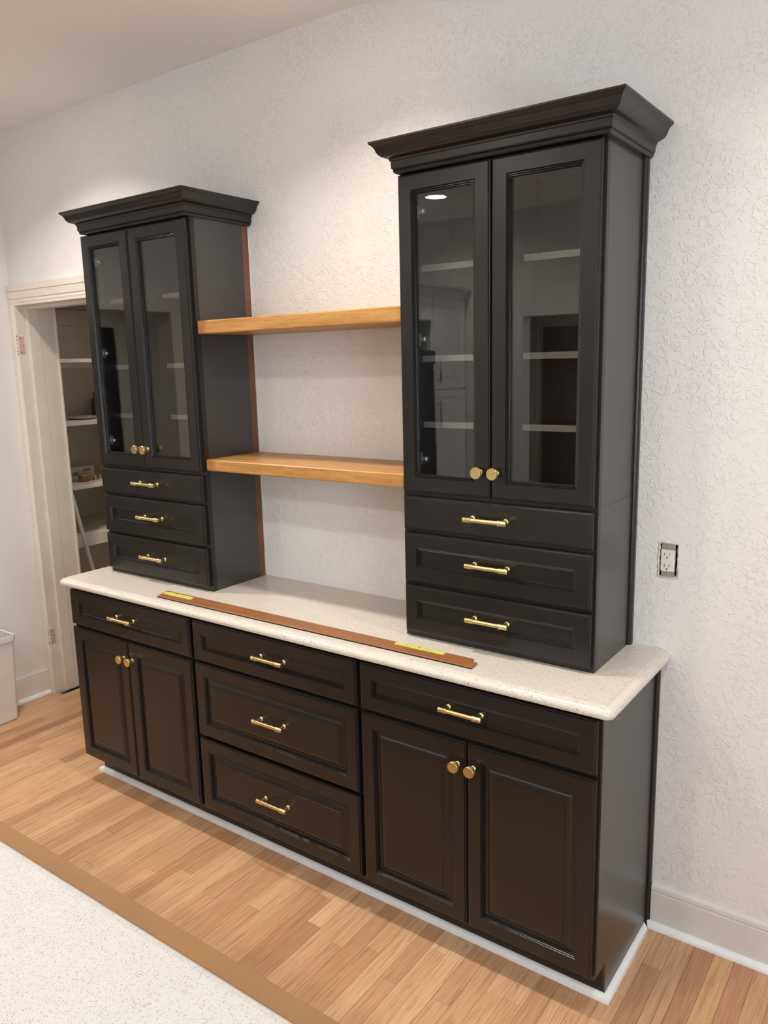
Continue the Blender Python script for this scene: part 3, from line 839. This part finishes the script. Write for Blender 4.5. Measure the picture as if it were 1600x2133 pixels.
for k, (xx, yy, lb) in enumerate(((-3.665, .628, 'small brass knob on the pantry shelf next to the amber jar'), (-3.69, .675, 'small brass knob on the pantry shelf farther from the amber jar'))):
    o = MB().lathe([(.001, 0), (.013, 0), (.014, .004), (.013, .007), (.0055, .009), (.005, .024), (.008, .026), (.001, .027)], (xx, yy, 1.0902), 'z', 16).build('loose_knob', 'brass', smooth_angle=40)
    tag(o, lb, 'knob')
tag(MB().rod((-3.45, .5205, .0115), (-3.45, .318, 1.06), .0115, 12).build('leaning_rod', 'cream'), 'thin cream rod leaning inside the pantry', 'rod')

# ------------------------------------------------------------------ kitchen units on the far left wall (they show in the glass)
tc = thing('tall_cabinet', 'tall white kitchen cabinet mirrored in the glass doors', 'cabinet', (-3.02, -3.95, 0))
MB().box(XL + .001, -2.74, YF + .001, -3.69, 0, 2.27).build('body', 'white', tc)
def side_door(c, y0, y1, z0, z1, mat, xf=-2.72, xb=-2.74, name='door'):
    def ring(i, x): return [(x, y0 + i, z0 + i), (x, y1 - i, z0 + i), (x, y1 - i, z1 - i), (x, y0 + i, z1 - i)]
    return MB().loft([ring(0, xb), ring(0, xf - .003), ring(.003, xf), ring(.055, xf), ring(.060, xf - .008), ring(.075, xf - .008), ring(.095, xf - .002)]).build(name, mat, c)
def side_pull(parent, y, z0, z1, mat='steel'):
    MB().rod((-2.69, y, z0), (-2.69, y, z1), .006).rod((-2.72, y, z0 + .02), (-2.69, y, z0 + .02), .005).rod((-2.72, y, z1 - .02), (-2.69, y, z1 - .02), .005).build('handle', mat, parent)
dd = side_door(tc, -4.19, -3.70, 1.55, 2.25, 'white'); side_pull(dd, -3.75, 1.60, 1.80)
dd = side_door(tc, -4.19, -3.70, .12, 1.535, 'white'); side_pull(dd, -3.75, 1.245, 1.46)
MB().prism([(-2.76, 2.268), (-2.735, 2.268), (-2.73, 2.29), (-2.70, 2.32), (-2.66, 2.335), (-2.655, 2.35), (-2.76, 2.35)], YF + .001, -2.82, 'y').build('crown', 'white', tc)
uc = thing('over_fridge_cabinet', 'white cabinet above the dark refrigerator, mirrored in the glass', 'cabinet', (-3.02, -3.26, 2.08))
MB().box(XL + .001, -2.74, -3.689, -2.82, 2.08, 2.267).build('body', 'white', uc)
side_door(uc, -3.68, -3.26, 2.085, 2.262, 'white'); side_door(uc, -3.25, -2.83, 2.085, 2.262, 'white')
fg = thing('refrigerator', 'dark refrigerator beside the tall white cabinet', 'refrigerator', (-3.02, -3.27, 0))
MB().box(XL + .02, -2.74, -3.67, -2.86, 0, 1.86).build('body', 'fridge', fg)
for z0, z1 in ((.06, .70), (.71, 1.85)):
    d = MB().box(-2.74, -2.68, -3.665, -2.865, z0, z1, .01).build('door', 'fridge', fg)
    MB().rod((-2.64, -3.58, z0 + .1), (-2.64, -3.58, z1 - .1), .011).rod((-2.68, -3.58, z0 + .14), (-2.64, -3.58, z0 + .14), .008).rod((-2.68, -3.58, z1 - .14), (-2.64, -3.58, z1 - .14), .008).build('handle', 'steel', d)

# ------------------------------------------------------------------ recessed ceiling lights, plus added fill lights
def ring_mesh():
    m = MB(); m.lathe([(.070, .0), (.070, -.001), (.092, -.006), (.096, -.004), (.096, .0)], (0, 0, 0), 'z', 32); 
    return m
LIGHTS = [(-2.468, -3.346, H, 24, 'recessed ceiling light near the refrigerator, mirrored in the glass'),
          (-.80, -3.346, H, 26, 'recessed ceiling light near the far opening'),
          (.85, -3.346, H, 18, 'recessed ceiling light in the far window-side corner'),
          (-2.45, -.66, H, 20, 'recessed ceiling light above the doorway end of the counter'),
          (-.82, -.64, H, 16, 'recessed ceiling light above the middle of the counter'),
          (.75, -.60, H, 13, 'recessed ceiling light over the wall outlet side'),
          (-1.25, -2.05, H, 20, 'recessed ceiling light above the white speckled island'),
          (-4.2, -1.6, 2.5, 34, 'recessed fill light added to brighten the hall'),  # invented lamp, lifts the hall as mirrored in the glass
          (-1.7, -5.2, 2.5, 30, 'recessed fill light added to brighten the room beyond the far opening'),  # no known fixture here, added so the far room mirrors brighter
          (-3.15, .80, 2.185, 1.3, 'recessed fill light added to brighten the pantry')]  # made-up source that lifts the pantry interior
for lx, ly, H, pw, lb in LIGHTS:
    t = thing('recessed_light', lb, 'ceiling light', (lx, ly, H - .006), 'recessed ceiling lights')
    n = 32
    prof = [(.074, H - .0005), (.074, H - .003), (.090, H - .006), (.096, H - .004), (.096, H - .0005)]
    loops = [[(lx + r_ * math.cos(2 * math.pi * i / n), ly + r_ * math.sin(2 * math.pi * i / n), z) for i in range(n)] for r_, z in prof]
    loops.append(loops[0])
    MB().loft(loops, cap0=False, cap1=False).build('trim_ring', 'white', t, smooth_angle=40)
    MB().lathe([(.0005, H - .0012), (.0735, H - .0012), (.0735, H - .0025), (.0005, H - .0030)], (lx, ly, 0), 'z', n).build('lens', 'lens', t, smooth_angle=40)
    a = area_light('lamp', (0, 0, -.004), (0, 0, 0), .14, .14, pw, CAN_COLOR, 'DISK', 155 if ly < -1 else (128 if lx < -2 else 122))
    a.parent = t
